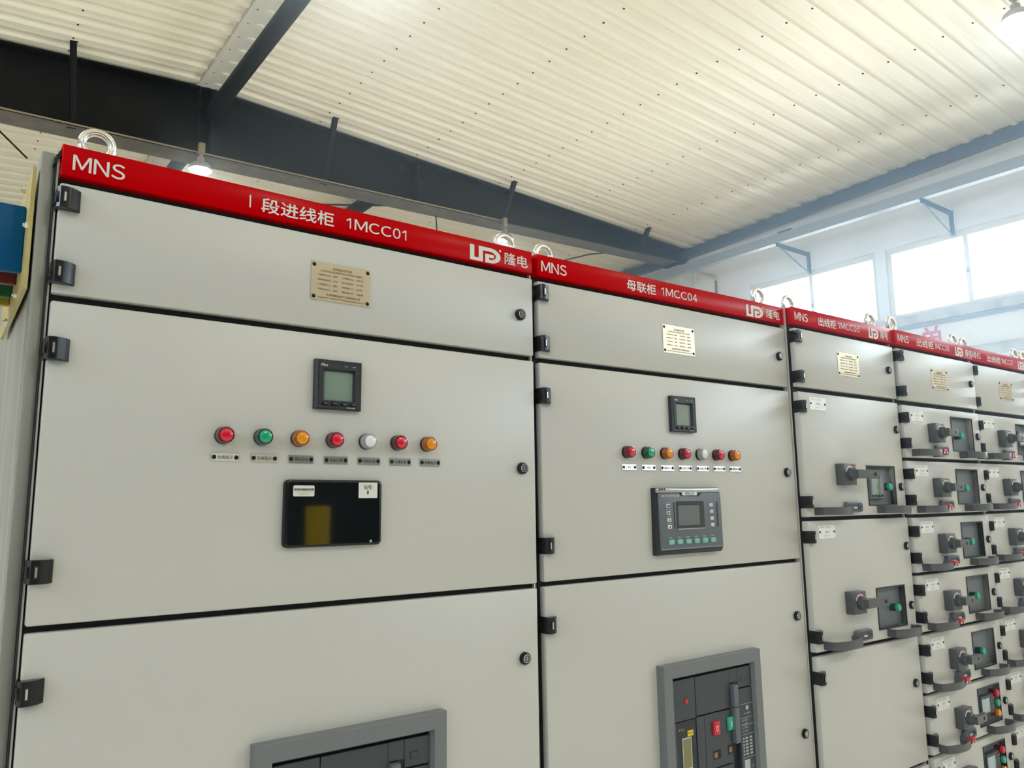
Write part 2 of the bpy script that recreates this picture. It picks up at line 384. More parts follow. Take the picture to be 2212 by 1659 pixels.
# tubes running along the hall
def strut(name, x, z, ya, yb, r, label, mt=STEEL):
    root = tag(empty(name, (x, ya, z)), label, 'strut')
    M().cyl((0, 0, 0), r, 0, yb - ya, 'y', 24).build('tube', mt, root)
    M().box(-r - 25, r + 25, (yb - ya) - 12, (yb - ya), -r - 25, r + 25).build('end_plate', mt, root)
    return root
strut('roof_strut', 2004, 5625, -6000, YR - 8, 76, 'round dark steel tube under the ridge, coming down to the beam from the top')
strut('roof_strut', 2004, 5560, YR + 10, YB - 50, 76, 'round dark steel tube under the ridge beyond the beam, behind the lit lamp')
strut('roof_strut', 4350, 5600, YR + 10, YB - 50, 90, 'round dark steel tube beyond the beam, above the red header 1MCC01')
# eave beam
m = M()
m.add([(x + dx, y, z + dz) for (x, y, z) in ((9200, YB, 5440), (9205, YR + 60, 5470), (8935, 1500, 5520), (8750, -3000, 5545), (8600, YF + 200, 5560)) for (dx, dz) in ((-40, -95), (60, -95), (60, 30), (-40, 30))],
      [(4 * i + a, 4 * i + (a + 1) % 4, 4 * i + 4 + (a + 1) % 4, 4 * i + 4 + a) for i in range(4) for a in range(4)] + [(0, 1, 2, 3), (16, 19, 18, 17)])
tag(m.build('eave_beam', STEELB), 'dark blue steel beam along the edge of the roof at the window wall', 'beam')
# rail on brackets
XRAIL = 8585
root = tag(empty('wall_rail', (XRAIL, 0, 5000)), 'long pale blue rail carried on wall brackets above the windows', 'rail')
m = M(); a, b = 12500, -6000
m.prism([(-40, -70), (55, -70), (55, 50), (40, 50), (40, -56), (-26, -56), (-26, 50), (-40, 50)], 'y', b, a); m.build('channel', RAILM, root)
M().box(-60, 60, 4150, 4350, 50, 62).box(-60, 60, -60, 60, 50, 62).build('splice_plate', STEELB, root)
def bracket(y, z, label):
    root = tag(empty('wall_bracket', (XR, y, z)), label, 'bracket', 'triangular brackets under the rail')
    L = XR - XRAIL + 40
    M().box(-L, 0, -25, 25, -6, 0).box(-L, 0, -3, 3, -50, 0).build('arm', STEELB, root)
    M().box(-8, 0, -25, 25, -290, 10).box(-50, 0, -3, 3, -290, 0).build('upright', STEELB, root)
    M().tube([(-L + 60, 0, -35), (-20, 0, -280)], 11, 6).build('diagonal', STEELB, root)
bracket(4387, 4932, 'triangular steel wall bracket above the first window pane, nearer the roof beam')
bracket(2535, 4932, 'triangular steel wall bracket above the middle window panes, closest to the right edge')
bracket(680, 4932, 'triangular steel wall bracket above the panes beyond the right edge')
# masonry pier under the beam, pipe on the wall
struct(M().box(XR - 330, XR, YR - 190, YR + 330, 0, 5215, r=6).build('wall_pier', WALLM))
tag(M().tube([(XR - 30, 6340, 5170), (XR - 30, 6120, 5050), (XR - 30, 5965, 4975), (XR - 30, 5930, 4950), (XR - 30, 5925, 4910), (XR - 30, 5925, 2500)], 22, 12).build('wall_pipe', PVC),
    'cream plastic pipe bending down the white wall behind the 1MCC04 header', 'pipe')
for pts, r, s in (([(-200, 6900, 5400), (160, 6750, 5080), (500, 7400, 5080)], 9, 'thin tie rod under the far roof at the left end of the beam'),
               ([(3000, 8600, 5100), (3300, 7400, 5240), (4200, 6620, 5172)], 11, 'thin dark tie rod below the beam between the two hanging lamps'),
               ([(4800, 6630, 4800), (4775, 6630, 5190)], 8, 'thin vertical drop rod below the beam above the header 1MCC01'),
               ([(7200, 7600, 5200), (7600, 6900, 5280), (7800, 6700, 5290)], 10, 'thin dark rod below the beam just left of the far eave')):
    tag(M().tube(pts, r, 6).build('tie_rod', STEEL), s, 'rod')
# lamp wiring pipe and lamps on the beam
tag(M().tube([(x, YR - 142, zbot(x) + 12) for x in range(-5000, 5700, 400)] + [(5630, YR - 142, zbot(5630) + 12)], 9, 8).build('cable_conduit', CONDUIT),
    'thin rusty conduit along the front edge of the roof beam', 'conduit')
def lamp(x, y, z, label, power=230):
    root = tag(empty('hanging_lamp', (x, y, z)), label, 'lamp', 'bell-shaped factory lamps')
    M().box(-30, 30, -30, 30, -70, 45, r=6).build('junction_box', CONDUIT, root)
    M().lathe([(14, -70), (14, -95), (34, -105), (38, -165), (30, -170)], (0, 0, 0), 'z', 24).build('lamp_holder', ALU, root)
    M().lathe([(34, -150), (60, -158), (92, -185), (108, -225), (110, -240), (104, -236), (88, -195), (58, -168), (20, -162)], (0, 0, 0), 'z', 32).build('lamp_shade', ALU, root)
    M().lathe([(10, -175), (62, -205), (84, -232), (60, -252), (10, -258)], (0, 0, 0), 'z', 24).build('bulb', BULB, root)
    l = bpy.data.lights.new('lamp_light', 'SPOT'); l.energy = power * 0.95; l.color = (1.0, 0.94, 0.83); l.spot_size = math.radians(150); l.spot_blend = 0.6; l.shadow_soft_size = 0.09
    o = bpy.data.objects.new('lamp_light', l); COL.objects.link(o); o.parent = root; o.location = (0, 0, -0.27)
lamp(1888, YR - 163, 5175, 'lit bell-shaped lamp hanging just above the left part of the header 1MCC01')
lamp(5645, YR - 163, 5205, 'bell-shaped lamp hanging behind the lifting eye at the right end of header 1MCC01')
lamp(6500, 740, 5570, 'bell-shaped lamp under the roof at the top right corner', 50)
for x, where in ((-1850, 'on the left slope'), (1888, 'under the ridge'), (5645, 'on the right slope')):  # unseen lamps added to fill light on ceiling and cabinet fronts
    for y, dist, p in ((2800, 'between the cabinets and the beam', 240), (-5000, 'behind the viewer', 60 if x < 0 else (130 if x < 5000 else 260)), (-10600, 'at the entrance end of the hall', 70)):
        if x > 5000 and y > 0: continue
        lamp(x, y, 5640, 'added fill lamp under the roof %s, %s' % (where, dist), p)
# yellow machine that mirrors in the touch screen
root = tag(empty('yellow_machine_column', (2700, -5200, 0)), 'yellow machine column behind the viewer, mirrored in the black touch screen', 'machine column')
M().box(-80, 80, -80, 80, 40, 1620, r=10).build('column', YPOST, root); M().box(-150, 150, -150, 150, 0, 40).build('base_plate', STEEL, root)

# ---------------------------------------------------------------- switchgear
ZD = 2132.0
def cab_empty(c, x0, dy, dz, yaw, sl, label):
    R = Euler((0, -sl, yaw)).to_matrix()
    piv = Vector((x0, dy, ZD + dz)) - R @ Vector((0, 0, ZD))
    o = empty('switchgear_cabinet', tuple(piv)); o.rotation_euler = (0, -sl, yaw)
    return tag(o, label, 'electrical cabinet', 'red-headed switchgear cabinets in one row')

def hinge_mesh():
    m = M()
    prof = [(3, 20), (3, -12), (7, -17), (15, -18), (24, -15), (32, -9), (38, -2), (38, 1), (8, 1), (8, 20)]
    m.prism(prof, 'z', -18, 18, 0, r=1, seg=1)
    m.box(11, 16.5, -19.2, -16.6, -10, 10, 1, r=0.6); m.box(12.3, 15.2, -19.6, -18.8, -7.5, 7.5, 2)
    m.box(1, 5, -14, 18, -9, 9, 0, r=1)
    return m.mesh('hinge', [BLACK, RUBBER, ZINC])
def lock_mesh():
    m = M()
    m.lathe([(13.5, 0), (13.5, -5), (12, -8.5), (8.9, -9.4)], (0, 0, 0), 'y', 28, 0)
    m.lathe([(9.0, -9.2), (8.6, -10.2), (7.6, -10.2), (7.4, -8.6), (.5, -8.6)], (0, 0, 0), 'y', 28, 1)
    m.lathe([(7.4, -8.4), (7.3, -9.0), (.5, -9.0)], (0, 0, 0), 'y', 28, 0)
    m.lathe([(4.8, -8.8), (4.7, -9.7), (3.9, -9.7), (3.8, -8.9), (.4, -8.9)], (0, 0, 0), 'y', 24, 1)
    m.lathe([(3.8, -8.8), (3.7, -9.3), (.4, -9.3)], (0, 0, 0), 'y', 20, 0)
    m.box(-0.8, 0.8, -10, -9, -3, 3, 1)
    return m.mesh('lock', [BLACK, CHROME])
def rivets(m, pts, r=4.2, mi=2):
    for (x, z) in pts: m.lathe([(r, 0.5), (r, -1.6), (r * 0.72, -2.9), (0.3, -3.2)], (x, 0, z), 'y', 14, mi)
def eye_mesh():
    m = M(); n = 40
    m.tube([(24.5 * math.cos(2 * math.pi * i / n), 0, 38 + 24.5 * math.sin(2 * math.pi * i / n)) for i in range(n)], 7, 14, 0, closed=True)
    m.lathe([(15, 0), (15, 5), (9, 9), (8, 16)], (0, 0, 0), 'z', 24)
    return m.mesh('lifting_eye', [ZINC])
def plate_mesh():
    m = M(); m.box(0, 127, -1.4, 0.2, -78, 0, 0)
    y = -1.7; L = lambda s, a, b, z, h, bold=0.0: m.text(s, a, b, z - h, z, y, 1, bold)
    L('低压抽出式开关柜', 45, 86, -8, 5.6, 0.01); L('LOW-VOLTAGE DRAW-OUT SWITCH CABINET', 20, 110, -16, 3.8, 0.012)
    rows = (('产品型号(TYPE):', 'MNS', '工作频率(FREQ):', '50HZ'), ('额定电流(RATE):', '1250A', '防护等级(IP):', 'IP40'), ('工作电压(VOL.):', '380V', '绝缘电压(Ui):', '660V'), ('产品编号(PROD NO.):', '160201', '制造日期(DATE):', '2020.08'))
    for i, (a, b, c, d) in enumerate(rows):
        z = -24.5 - 9.6 * i
        L(a, 14, 41, z, 4.2, 0.008); L(b, 46, 55, z, 3.6, 0.012); L(c, 65, 90, z, 4.2, 0.008); L(d, 97, 111, z, 3.6, 0.012)
    L('天津市隆电电气工程有限公司', 32, 104, -62.5, 5.0, 0.01); L('TIANJIN CITY LONGDIAN ELECTRIC ENGINEERING CO.,LTD', 14, 114, -70.5, 3.4, 0.012)
    p = M(); p.v, p.f, p.m, p.s = m.v, m.f, m.m, m.s
    rivets(p, ((6, -7), (121, -7), (6, -71), (121, -71)), 4.0)
    return p.mesh('nameplate', [PLATEB, ENGR, BLACK])
def small_plate_mesh(n):
    m = M(); m.box(0, 88, -1.2, 0.2, -40, 0, 0)
    m.text('回路名称', 8, 32, -9, -4, -1.4, 1); m.text('回路编号', 40, 62, -9, -4, -1.4, 1)
    m.text('1MCC%02d' % n, 34, 56, -23, -17, -1.4, 1, 0.01); m.text('630A  3P', 30, 60, -34, -29, -1.4, 1)
    rivets(m, ((6, -20), (82, -20)), 3.6)
    return m.mesh('circuit_label', [PLATEC, GREYPRINT, BLACK])
def lamp_meshes(k):
    c, d = {'r': (L_RED, D_RED), 'g': (L_GRN, D_GRN), 'a': (L_AMB, D_AMB), 'w': (L_WHT, D_WHT)}[k]
    b = M(); b.lathe([(15.5, 0), (15.5, -6), (14.8, -6.4)], (0, 0, 0), 'y', 32, 1)
    b.lathe([(14.8, -5), (14.8, -19), (13.6, -21.5), (11.4, -21.8), (11.2, -19), (0.5, -19)], (0, 0, 0), 'y', 32, 0)
    l = M(); l.lathe([(11.3, -18), (11.3, -21.6), (9.5, -22.8), (5, -23.6), (0.4, -23.8)], (0, 0, 0), 'y', 32, 0)
    return b.mesh('lamp_body', [d, BLACK]), l.mesh('lens', [c])
def indicator(parent, k, x, z):
    b, l = cached('lamp' + k, lambda: lamp_meshes(k))
    o = place('indicator_lamp', b, parent, (x, 0, z)); place('lens', l, o)
LEGEND = ('合闸指示', '分闸指示', '储能指示', '连接位置', '试验位置', '分离位置', '故障指示')
def legend_mesh(s):
    m = M(); m.box(-24, 24, -1.2, 0.2, -7, 7, 0); m.text(s, -13.5, 13.5, -3.4, 3.4, -1.4, 1, 0.004); rivets(m, ((-19.5, 0), (19.5, 0)), 4.0)
    return m.mesh('legend_plate', [PLATES, PRINT, BLACK])
LOGO = [(0, 0), (.137, 0), (.137, .80), (.28, .80), (.28, 0), (.66, 0)] + [(.66 + .34 * math.sin(a), .51 - .51 * math.cos(a)) for a in [math.pi * i / 16 for i in range(1, 16)]] + \
       [(.66, 1.02), (.49, 1.02), (.49, .43), (.78, .43), (.78, .65), (.615, .65), (.615, .80), (.66, .80)] + [(.66 + .185 * math.sin(a), .525 + .275 * math.cos(a)) for a in [math.pi * i / 12 for i in range(1, 12)]] + \
       [(.66, .25), (.418, .25), (.418, 1.02), (0, 1.02)]
def header(root, w, mns, cjk, num, logo, ld, cjk_s, num_s, pre=None):
    z = ZD
    h = M().prism([(7, z + 13), (w - 7, z + 13), (w - 7, z + 67.5), (7, z + 67.5)], 'y', 0, 42, 0, r=3)
    o = h.build('header_sign', RED, root)
    y = -0.5
    M().caps('MNS', mns[0], mns[1], z + 25.5, z + 51.5, y, 0, 0.012).build('type_lettering', WHITE, o)
    t = M().text(cjk_s, cjk[0], cjk[1], z + 22.5, z + 51, y, 0, 0.018)
    if pre: t.box(pre[0], pre[0] + 2.6, y, y + .2, z + 26.5, z + 50.5)
    t.build('title_lettering', WHITE, o)
    M().caps(num_s, num[0], num[1], z + 27, z + 49, y, 0, 0.012).build('number_lettering', WHITE, o)
    M().text('隆电', ld[0], ld[1], z + 23, z + 51, y, 0, 0.012).build('maker_lettering', WHITE, o)
    g = M(); W = logo[1] - logo[0]; H = 35
    P = [(logo[0] + W * a, z + 52.5 - H * b) for a, b in LOGO]
    g.add([(a, y, b) for a, b in P], [list(range(len(P)))[::-1]])
    g.cyl((logo[0] + W * 0.99, 0, z + 51), W * .032, y, y + .1, 'y', 16)
    g.build('logo', WHITE, o)

def carcass(root, w, side_light=True):
    z = ZD
    M().box(8, w - 16, 24, 600, 100, z + 62, r=2).build('cabinet_body', PAINT, root)
    M().box(4, w - 4, 20, 24.5, 108, z + 14).build('dark_gap_sheet', RUBBER, root)  # black sheet behind the doors: gap shade and seal in one colour
    M().box(10, w - 16, 30, 600, 0, 100).build('plinth', CHAR, root)
    m = M(); m.box(w - 7, w - 3.5, 12, 22, 104, z + 12); m.build('frame_post', PAINT, root)
def door(root, w, top, bot, hinges, locks, hole=None, name='door', lockx=None):
    m = M(); x0, x1 = 7.3, w - 7.3
    if hole: m.holed(x0, x1, ZD + bot, ZD + top, (hole[0], hole[1], ZD + hole[2], ZD + hole[3]), 0, 20, 3.5)
    else: m.box(x0, x1, 0, 20, ZD + bot, ZD + top, 0, r=3.5)
    d = m.build(name, PAINT, root)
    for hz in hinges: place('hinge', cached('hinge', hinge_mesh), d, (0, 0, ZD + hz))
    for lz in locks: place('lock', cached('lock', lock_mesh), d, ((w - 47) if lockx is None else lockx, 0, ZD + lz))
    return d

def meter(parent, x, z, name='power_meter', y=0, dark=True, s=1.0):
    b = M(); c = CHAR if dark else SLATE
    # bezel ring
    o_, i_ = [(0, 0), (96, 0), (96, -96), (0, -96)], [(15, -18), (82, -18), (82, -80), (15, -80)]
    def ring(a, ya, bq, yb, mi=0):
        vs = [(p[0], ya, p[1]) for p in a] + [(p[0], yb, p[1]) for p in bq]
        b.add(vs, [(i, (i + 1) % 4, 4 + (i + 1) % 4, 4 + i) for i in range(4)], mi)
    r1 = [(2, -2), (94, -2), (94, -94), (2, -94)]; r2 = [(6, -6), (90, -6), (90, -90), (6, -90)]; i2 = [(21, -21.5), (79, -21.5), (79, -78), (21, -78)]
    ring(o_, 0, o_, -11); ring(o_, -11, r1, -13.5); ring(r1, -13.5, r2, -13); ring(r2, -14, i_, -14); ring(r2, -13, r2, -14); ring(i_, -14, i2, -6, 2)
    b.text('Pilot', 9, 24, -13.5, -8.5, -14.4, 1, 0.02, 0.35); b.text('COM', 58, 64, -12, -10, -14.4, 1); b.text('ALARM', 74, 82, -12, -10, -14.4, 1)
    b.text('PMAC600B', 64, 82, -93.2, -90.6, -13.8, 1)
    o = b.build(name, [c, WHITE, CHAR if dark else SILVER], parent, (x, y, z))
    M().box(20, 80, -6, -3, -79, -21).build('screen', LCD, o)
    for k in range(4):
        xx = 13 + 19.5 * k; M().box(xx, xx + 12, -17, -12, -88.5, -83, r=1).box(xx + 3, xx + 9, -17.2, -16.8, -86, -85.5, 1).build('meter_button', [BLACK, GREYPRINT], o)
    o.scale = (s, 1, s)
    return o
def rrect(x0, x1, z0, z1, r, n=6):
    P = []
    for (cx, cz, a) in ((x1 - r, z1 - r, 0), (x0 + r, z1 - r, 90), (x0 + r, z0 + r, 180), (x1 - r, z0 + r, 270)):
        P += [(cx + r * math.cos(math.radians(a + 90 * i / n)), cz + r * math.sin(math.radians(a + 90 * i / n))) for i in range(n + 1)]
    return P
def touch_screen(root):
    z = ZD
    o = M().prism(rrect(399, 595.5, z - 604, z - 480, 9), 'y', -12, 0, 0, r=3).prism(rrect(405, 590, z - 599, z - 485, 6), 'y', -12.6, -11, 1).build('touch_screen', [BLACK, GLASSBLK], root)
    M().box(423, 574, -12.8, -12.5, z - 587, z - 498).build('display', GLASSBLK, o)
    s = M().prism(rrect(413.5, 454.3, z - 511, z - 491, 2.5), 'y', -13.3, -12.6, 0)
    s.text('使用前请撕掉保护膜', 415, 453, z - 501, z - 496, -13.6, 1, 0.01); s.text('Please tear off the protective', 419, 449, z - 504.5, z - 502.5, -13.6, 1); s.text('film before use', 425, 443, z - 508, z - 506, -13.6, 1)
    s.build('sticker', [WHITE, PRINT], o)
    s = M().prism(rrect(544.5, 584.5, z - 514.5, z - 484.5, 1.5), 'y', -13.3, -12.6, 0)
    s.text('站号:', 555, 574, z - 498, z - 489, -13.6, 1, 0.002); s.text('1', 562.5, 565.5, z - 507, z - 500.5, -13.6, 1, 0.02)
    s.build('sticker', [WHITE, PRINT], o)
    s = M(); [s.box(570 + 2.6 * i, 572 + 2.6 * i, -13.1, -12.6, z - 599 + 2.6 * j, z - 597 + 2.6 * j) for i in range(2) for j in range(2)]
    s.build('maker_mark', GREYPRINT, o)
def bus_tie(root):
    z = ZD; x0, x1, z1, z0 = 361, 616, z - 494, z - 664
    b = M()
    out = [(x0 + 2, z1), (x1 - 6, z1), (x1 - 1, z1 - 8), (x1, z1 - 60), (x1 + 1, z1 - 110), (x1 + 2, z0 + 6), (x1 - 6, z0), (x0, z0)]
    b.prism(out, 'y', -16, 0, 0, r=2)
    face = [(x0 + 8, z1 - 14), (x0 + 85, z1 - 14), (x0 + 95, z1 - 22), (x0 + 163, z1 - 22), (x0 + 174, z1 - 14), (x1 - 4, z1 - 14), (x1 - 3, z1 - 60), (x1 - 2, z0 + 12), (x0 + 10, z0 + 12)]
    b.prism(face, 'y', -21, -14, 1, r=1.5)
    b.box(x0 + 3, x1 - 6, -20, -12, z1 - 13.5, z1 - 1, 2, r=4)
    for i in range(3): b.box(x0 + 12 + 9 * i, x0 + 17 + 9 * i, -20.6, -19, z1 - 6, z1 - 2, 0)
    b.box(x0 + 98, x0 + 154, -22, -18, z1 - 20, z1 - 11, 3)
    b.text('EATON', x0 + 108, x0 + 126, z1 - 18, z1 - 13, -22.4, 4, 0.03); b.text('伊顿', x0 + 130, x0 + 142, z1 - 18.2, z1 - 12.8, -22.4, 4)
    b.text('BUS TIE CONTROLLER', x0 + 18, x0 + 84, z1 - 23.5, z1 - 18.5, -21.5, 3, 0.012)
    for xx in (x0 + 62, x1 - 22): b.box(xx, xx + 3, -21.8, -20, z1 - 104, z1 - 37, 0)
    b.box(x0 + 10, x1 - 2, -21.6, -20, z0 + 14, z0 + 15.2, 2)
    o = b.build('bus_tie_controller', [CHAR, SLATE, SILVER, WHITE, BARB], root)
    M().prism(rrect(x0 + 72, x0 + 180, z1 - 105, z1 - 35, 4), 'y', -22, -20, 0).box(x0 + 75, x0 + 178, -23, -20, z1 - 107.5, z1 - 105, 2).box(x0 + 78, x0 + 160, -22.4, -21.8, z1 - 97, z1 - 46, 1).build('screen', [GLASSBLK, LCD2, SILVER], o)
    for i in range(4):
        zz = z1 - 42 - 17.6 * i; xx = x0 + 34 + 1.0 * i
        k = M().prism(rrect(xx, xx + 14, zz - 9.5, zz, 2.5), 'y', -23, -20, 0, r=.8)
        if i < 2: k.prism(rrect(xx + 1.5, xx + 12.5, zz - 8, zz - 1.5, 2), 'y', -23.2, -22.8, 1)
        if i == 1: k.box(xx + 6, xx + 8, -23.6, -23.1, zz - 8, zz - 1.5, 0)
        if i > 1: k.box(xx + 5, xx + 9, -23.4, -22.9, zz - 7, zz - 3, 2)
        k.text(('Alarm', 'Bus coup.', 'Main/Stdby', 'Local/Remote')[i], xx - 2, xx + 16, zz + 2.2, zz + 4.6, -21.5, 0)
        k.build('square_key', [WHITE, SLATE, PRINT], o)
        xx = x0 + 203 + .8 * i
        k = M().prism(rrect(xx, xx + 13, zz - 8.5, zz + .5, 2.5), 'y', -23, -20, 0, r=.8); k.text(('ALM', 'ESC', 'PG', 'SET')[i], xx + 2.5, xx + 10.5, zz - 5.5, zz - 2.5, -23.4, 1); k.build('square_key', [WHITE, PRINT], o)
    for i in range(6):
        xx = x0 + 38 + 32.6 * i; zz = z1 - 132
        k = M().prism(rrect(xx, xx + 19, zz - 12.5, zz, 2.5), 'y', -24, -20, 0, r=1)
        k.box(xx + 4, xx + 5.5, -24.4, -23.8, zz - 10, zz - 2, 1).box(xx + 13, xx + 14.5, -24.4, -23.8, zz - 10, zz - 2, 1).box(xx + 4, xx + 14.5, -24.4, -23.8, zz - 10, zz - 8.5, 1)
        k.text(('1QF', '2QF', '3QF', 'AUTO', 'STOP', 'TEST')[i], xx + 2, xx + 14, zz + 3, zz + 6.5, -21.5, 2, 0.01)
        k.build('green_key', [MINT, LCD4, WHITE], o)
def breaker(root):
    z = ZD - 932; x0, x1 = 356, 739
    fr = M()
    def ring(a, ya, b, yb, mi):
        A = [(a[0], ya, a[2]), (a[1], ya, a[2]), (a[1], ya, a[3]), (a[0], ya, a[3])]; B = [(b[0], yb, b[2]), (b[1], yb, b[2]), (b[1], yb, b[3]), (b[0], yb, b[3])]
        fr.add(A + B, [(i, (i + 1) % 4, 4 + (i + 1) % 4, 4 + i) for i in range(4)], mi)
    zb = z - 385
    O = (x0, x1, zb, z); O1 = (x0 + 1.5, x1 - 1.5, zb + 1.5, z - 1.5); I = (x0 + 30, x1 - 28, zb + 30, z - 31); J = (x0 + 36, x1 - 34, zb + 36, z - 37)
    ring(O, 0, O, -23.5, 0); ring(O, -23.5, O1, -25, 0); ring(O1, -25, I, -25, 0); ring(I, -25, J, -10, 0); ring(J, -10, J, 0, 1)
    f = fr.build('breaker_frame', [SLATE_FR, RUBBER], root)
    fx, fz, fw = x0 + 36, z - 41, 317          # face origin
    m = M().box(x0 + 32, x1 - 30, -3, -0.5, zb + 32, z - 32, 1)
    R = lambda a, b, c, d, y=-14, mi=0, r=1.2: m.box(fx + a, fx + b, y, -1, fz - d, fz - c, mi, r=r, seg=1)
    R(0, 86, 0, 99); R(0, 14, 101, 300); R(14, 86, 101, 300, -12, 2); R(88, 222, 0, 96); R(88, 117, 99, 232); R(118, 222, 99, 232); R(88, 117, 235, 300); R(118, 222, 235, 300)
    R(222, 228, 0, 300, -12); R(258, 317, 0, 52); R(258, 317, 55, 300); R(224, 258, 0, 36, -13); 
    o = m.build('circuit_breaker', [CHAR2, RUBBER, CHAR], root)
    M().box(fx + 225, fx + 244, -26, -8, fz - 95, fz - 38, 1, r=2).box(fx + 225, fx + 244, -26, -8, fz - 185, fz - 96, 1, r=2).box(fx + 244, fx + 257, -12, -3, fz - 110, fz - 36, 0).build('charging_handle', [RUBBER, SLATE], o)
    for a, c, mt, s, n in ((146, 119, REDCAP, 'O', 'off_button'), (204, 117, GRNCAP, 'I', 'on_button')):
        k = M().box(fx + a, fx + a + 24, -20, -8, fz - c - 33, fz - c, 0, r=2); k.text(s, fx + a + (7.5 if s == 'O' else 10.6), fx + a + (16.5 if s == 'O' else 13.4), fz - c - 24, fz - c - 10, -20.5, 1, 0.03); k.build(n, [mt, WHITE], o)
    for a, c in ((145, 190), (203, 187)):
        M().box(fx + a, fx + a + 29, -14.6, -13, fz - c - 22, fz - c, 0).box(fx + a + 3, fx + a + 15, -15.2, -14, fz - c - 18, fz - c - 5, 1).build('status_window', [RUBBER, ENGR], o)
    M().lathe([(6, -12), (6, -16), (3, -18), (.3, -18)], (fx + 51, 0, fz - 55), 'y', 16).build('reset_button', REDCAP, o)
    t = M().box(fx + 32, fx + 66, -13, -11, fz - 215, fz - 140, 3).box(fx + 35, fx + 63, -13.4, -12, fz - 212, fz - 143, 0).box(fx + 53, fx + 74, -13.2, -11, fz - 138, fz - 125, 1)
    t.text('MIC 5.0', fx + 55, fx + 72, fz - 134, fz - 129, -13.6, 2); t.text('ETU', fx + 22, fx + 40, fz - 122, fz - 117, -12.4, 4)
    t.tube([(fx + 40, -12.3, fz - 226), (fx + 46, -12.3, fz - 250), (fx + 56, -12.3, fz - 272), (fx + 72, -12.3, fz - 284)], 1, 5, 4); t.tube([(fx + 28, -12.3, fz - 268), (fx + 28, -12.3, fz - 292), (fx + 44, -12.3, fz - 292)], 1, 5, 4)
    for i in range(5): t.text('t%d' % (i + 1), fx + 66, fx + 72, fz - 228 - 7 * i - 4, fz - 228 - 7 * i, -12.4, 4)
    t.build('trip_unit_display', [LCD3, YEL, PRINT, LCD4, GREYPRINT], o)
    t = M(); q = lambda a, b, c, d: t.box(fx + a, fx + b, -14.5, -14, fz - d, fz - c)
    for c in (95, 130, 148, 172, 230, 268, 296): q(263, 312, c, c + .8)
    t.cyl((fx + 290, 0, fz - 106), 6, -14.6, -14, 'y', 12); t.text('In 1600A', fx + 276, fx + 304, fz - 122, fz - 117, -14.6)
    for i, s in enumerate(('Ue 400V', 'Icu 65kA', 'Ics 50kA', 'Icw 50kA')): t.text(s, fx + 266, fx + 290, fz - 139 - 9 * i, fz - 134 - 9 * i, -14.6)
    for i in range(6):
        for a, b in ((266, 271), (276, 286), (294, 304)): q(a, b, 180 + 8 * i, 184 + 8 * i)
    q(268, 290, 236, 264); t.text('CE', fx + 298, fx + 306, fz - 260, fz - 252, -14.6, 0); 
    t.text('GB14048.2', fx + 266, fx + 308, fz - 283, fz - 276, -14.6)
    t.build('rating_print', GREYPRINT, o)
    M().box(fx + 270, fx + 287, -14.8, -13.5, fz - 38, fz - 25, 0).box(fx + 271.5, fx + 285.5, -15, -14, fz - 36.5, fz - 26.5, 1).build('counter_window', [CHAR, CHAR2], o)
    return f
SLATE_FR = mat('grey_breaker_frame', (0.155, 0.165, 0.18), 0.4)

LABELS = ['light grey cabinet with red header reading 1MCC01, coloured busbars sticking out on its left',
          'light grey cabinet with red header reading 1MCC04 and a grey bus tie controller',
          'grey cabinet of two tall handled drawers, narrow, right next to the 1MCC04 cabinet',
          'narrow grey cabinet with red header reading 1MCC06, full of short drawers with green buttons',
          'narrow grey drawer cabinet right of the 1MCC06 one, its red header glaring with window light',
          'last cabinet of the row, only its lifting eye showing beyond the right edge']
C1 = cab_empty(1, 0, 0, 0, 0, 0, LABELS[0])
C2 = cab_empty(2, 1005.5, 5.1, 0.5, -0.00635, 0.00707, LABELS[1])
C3 = cab_empty(3, 2007.8, -24.2, 8.9, -0.0113, 0.0033, LABELS[2])
C4 = cab_empty(4, 2608.7, -38.5, 8.3, -0.0067, 0.0047, LABELS[3])
C5 = cab_empty(5, 3208.7, -32.0, 12.6, -0.007, 0.0048, LABELS[4])
C6 = cab_empty(6, 3809.0, -36.0, 14.0, -0.007, 0.0048, LABELS[5])

for C in (C1, C2):
    carcass(C, 1000)
    door(C, 1000, 0, -186.4, (-29.5, -154), (-93,))
    d2 = door(C, 1000, -198.7, -704.8, (-278.5, -624), (-449,))
    door(C, 1000, -715.2, -1330, (-799, -1240), (-861,) if C is C1 else (-868, -1196))
    door(C, 1000, -1341, -2020, (-1420, -1920), (-1600,))
    pn = cached('plate', plate_mesh); place('nameplate', pn, C, (441 if C is C1 else 435, 0, ZD - 53.5))
    meter(C, 451.5 if C is C1 else 444, ZD - 249.5)
    for i, k in enumerate('rgarwra'):
        indicator(C, k, (286.5 if C is C1 else 280.3) + 69.4 * i, ZD - 404)
        place('legend_plate', cached('leg%d' % i, lambda i=i: legend_mesh(LEGEND[i])), C, ((291.5 if C is C1 else 288.5) + 70 * i, -0.8, ZD - 442), (math.radians((9, 7, 0, 1, 0, -1, 1)[i] if C is C1 else -6), 0, 0))
    breaker(C)
touch_screen(C1); bus_tie(C2)
header(C1, 1000, (23, 102), (339, 486), (513, 655), (814, 899), (911, 978), '段进线柜', '1MCC01', (316.5,))
header(C2, 1000, (19, 99), (307, 416), (437, 584), (805, 887), (904, 970), '母联柜', '1MCC04')
header(C3, 600, (14, 84), (143, 242), (254, 384), (441, 505), (518, 566), '出线柜', '1MCC05')
header(C4, 600, (19, 96), (153, 280), (288, 404), (452, 519), (536, 590), '出线柜', '1MCC06')
header(C5, 600, (19, 96), (153, 280), (288, 404), (452, 519), (536, 590), '出线柜', '1MCC07')
header(C6, 600, (19, 96), (153, 280), (288, 404), (452, 519), (536, 590), '出线柜', '1MCC08')
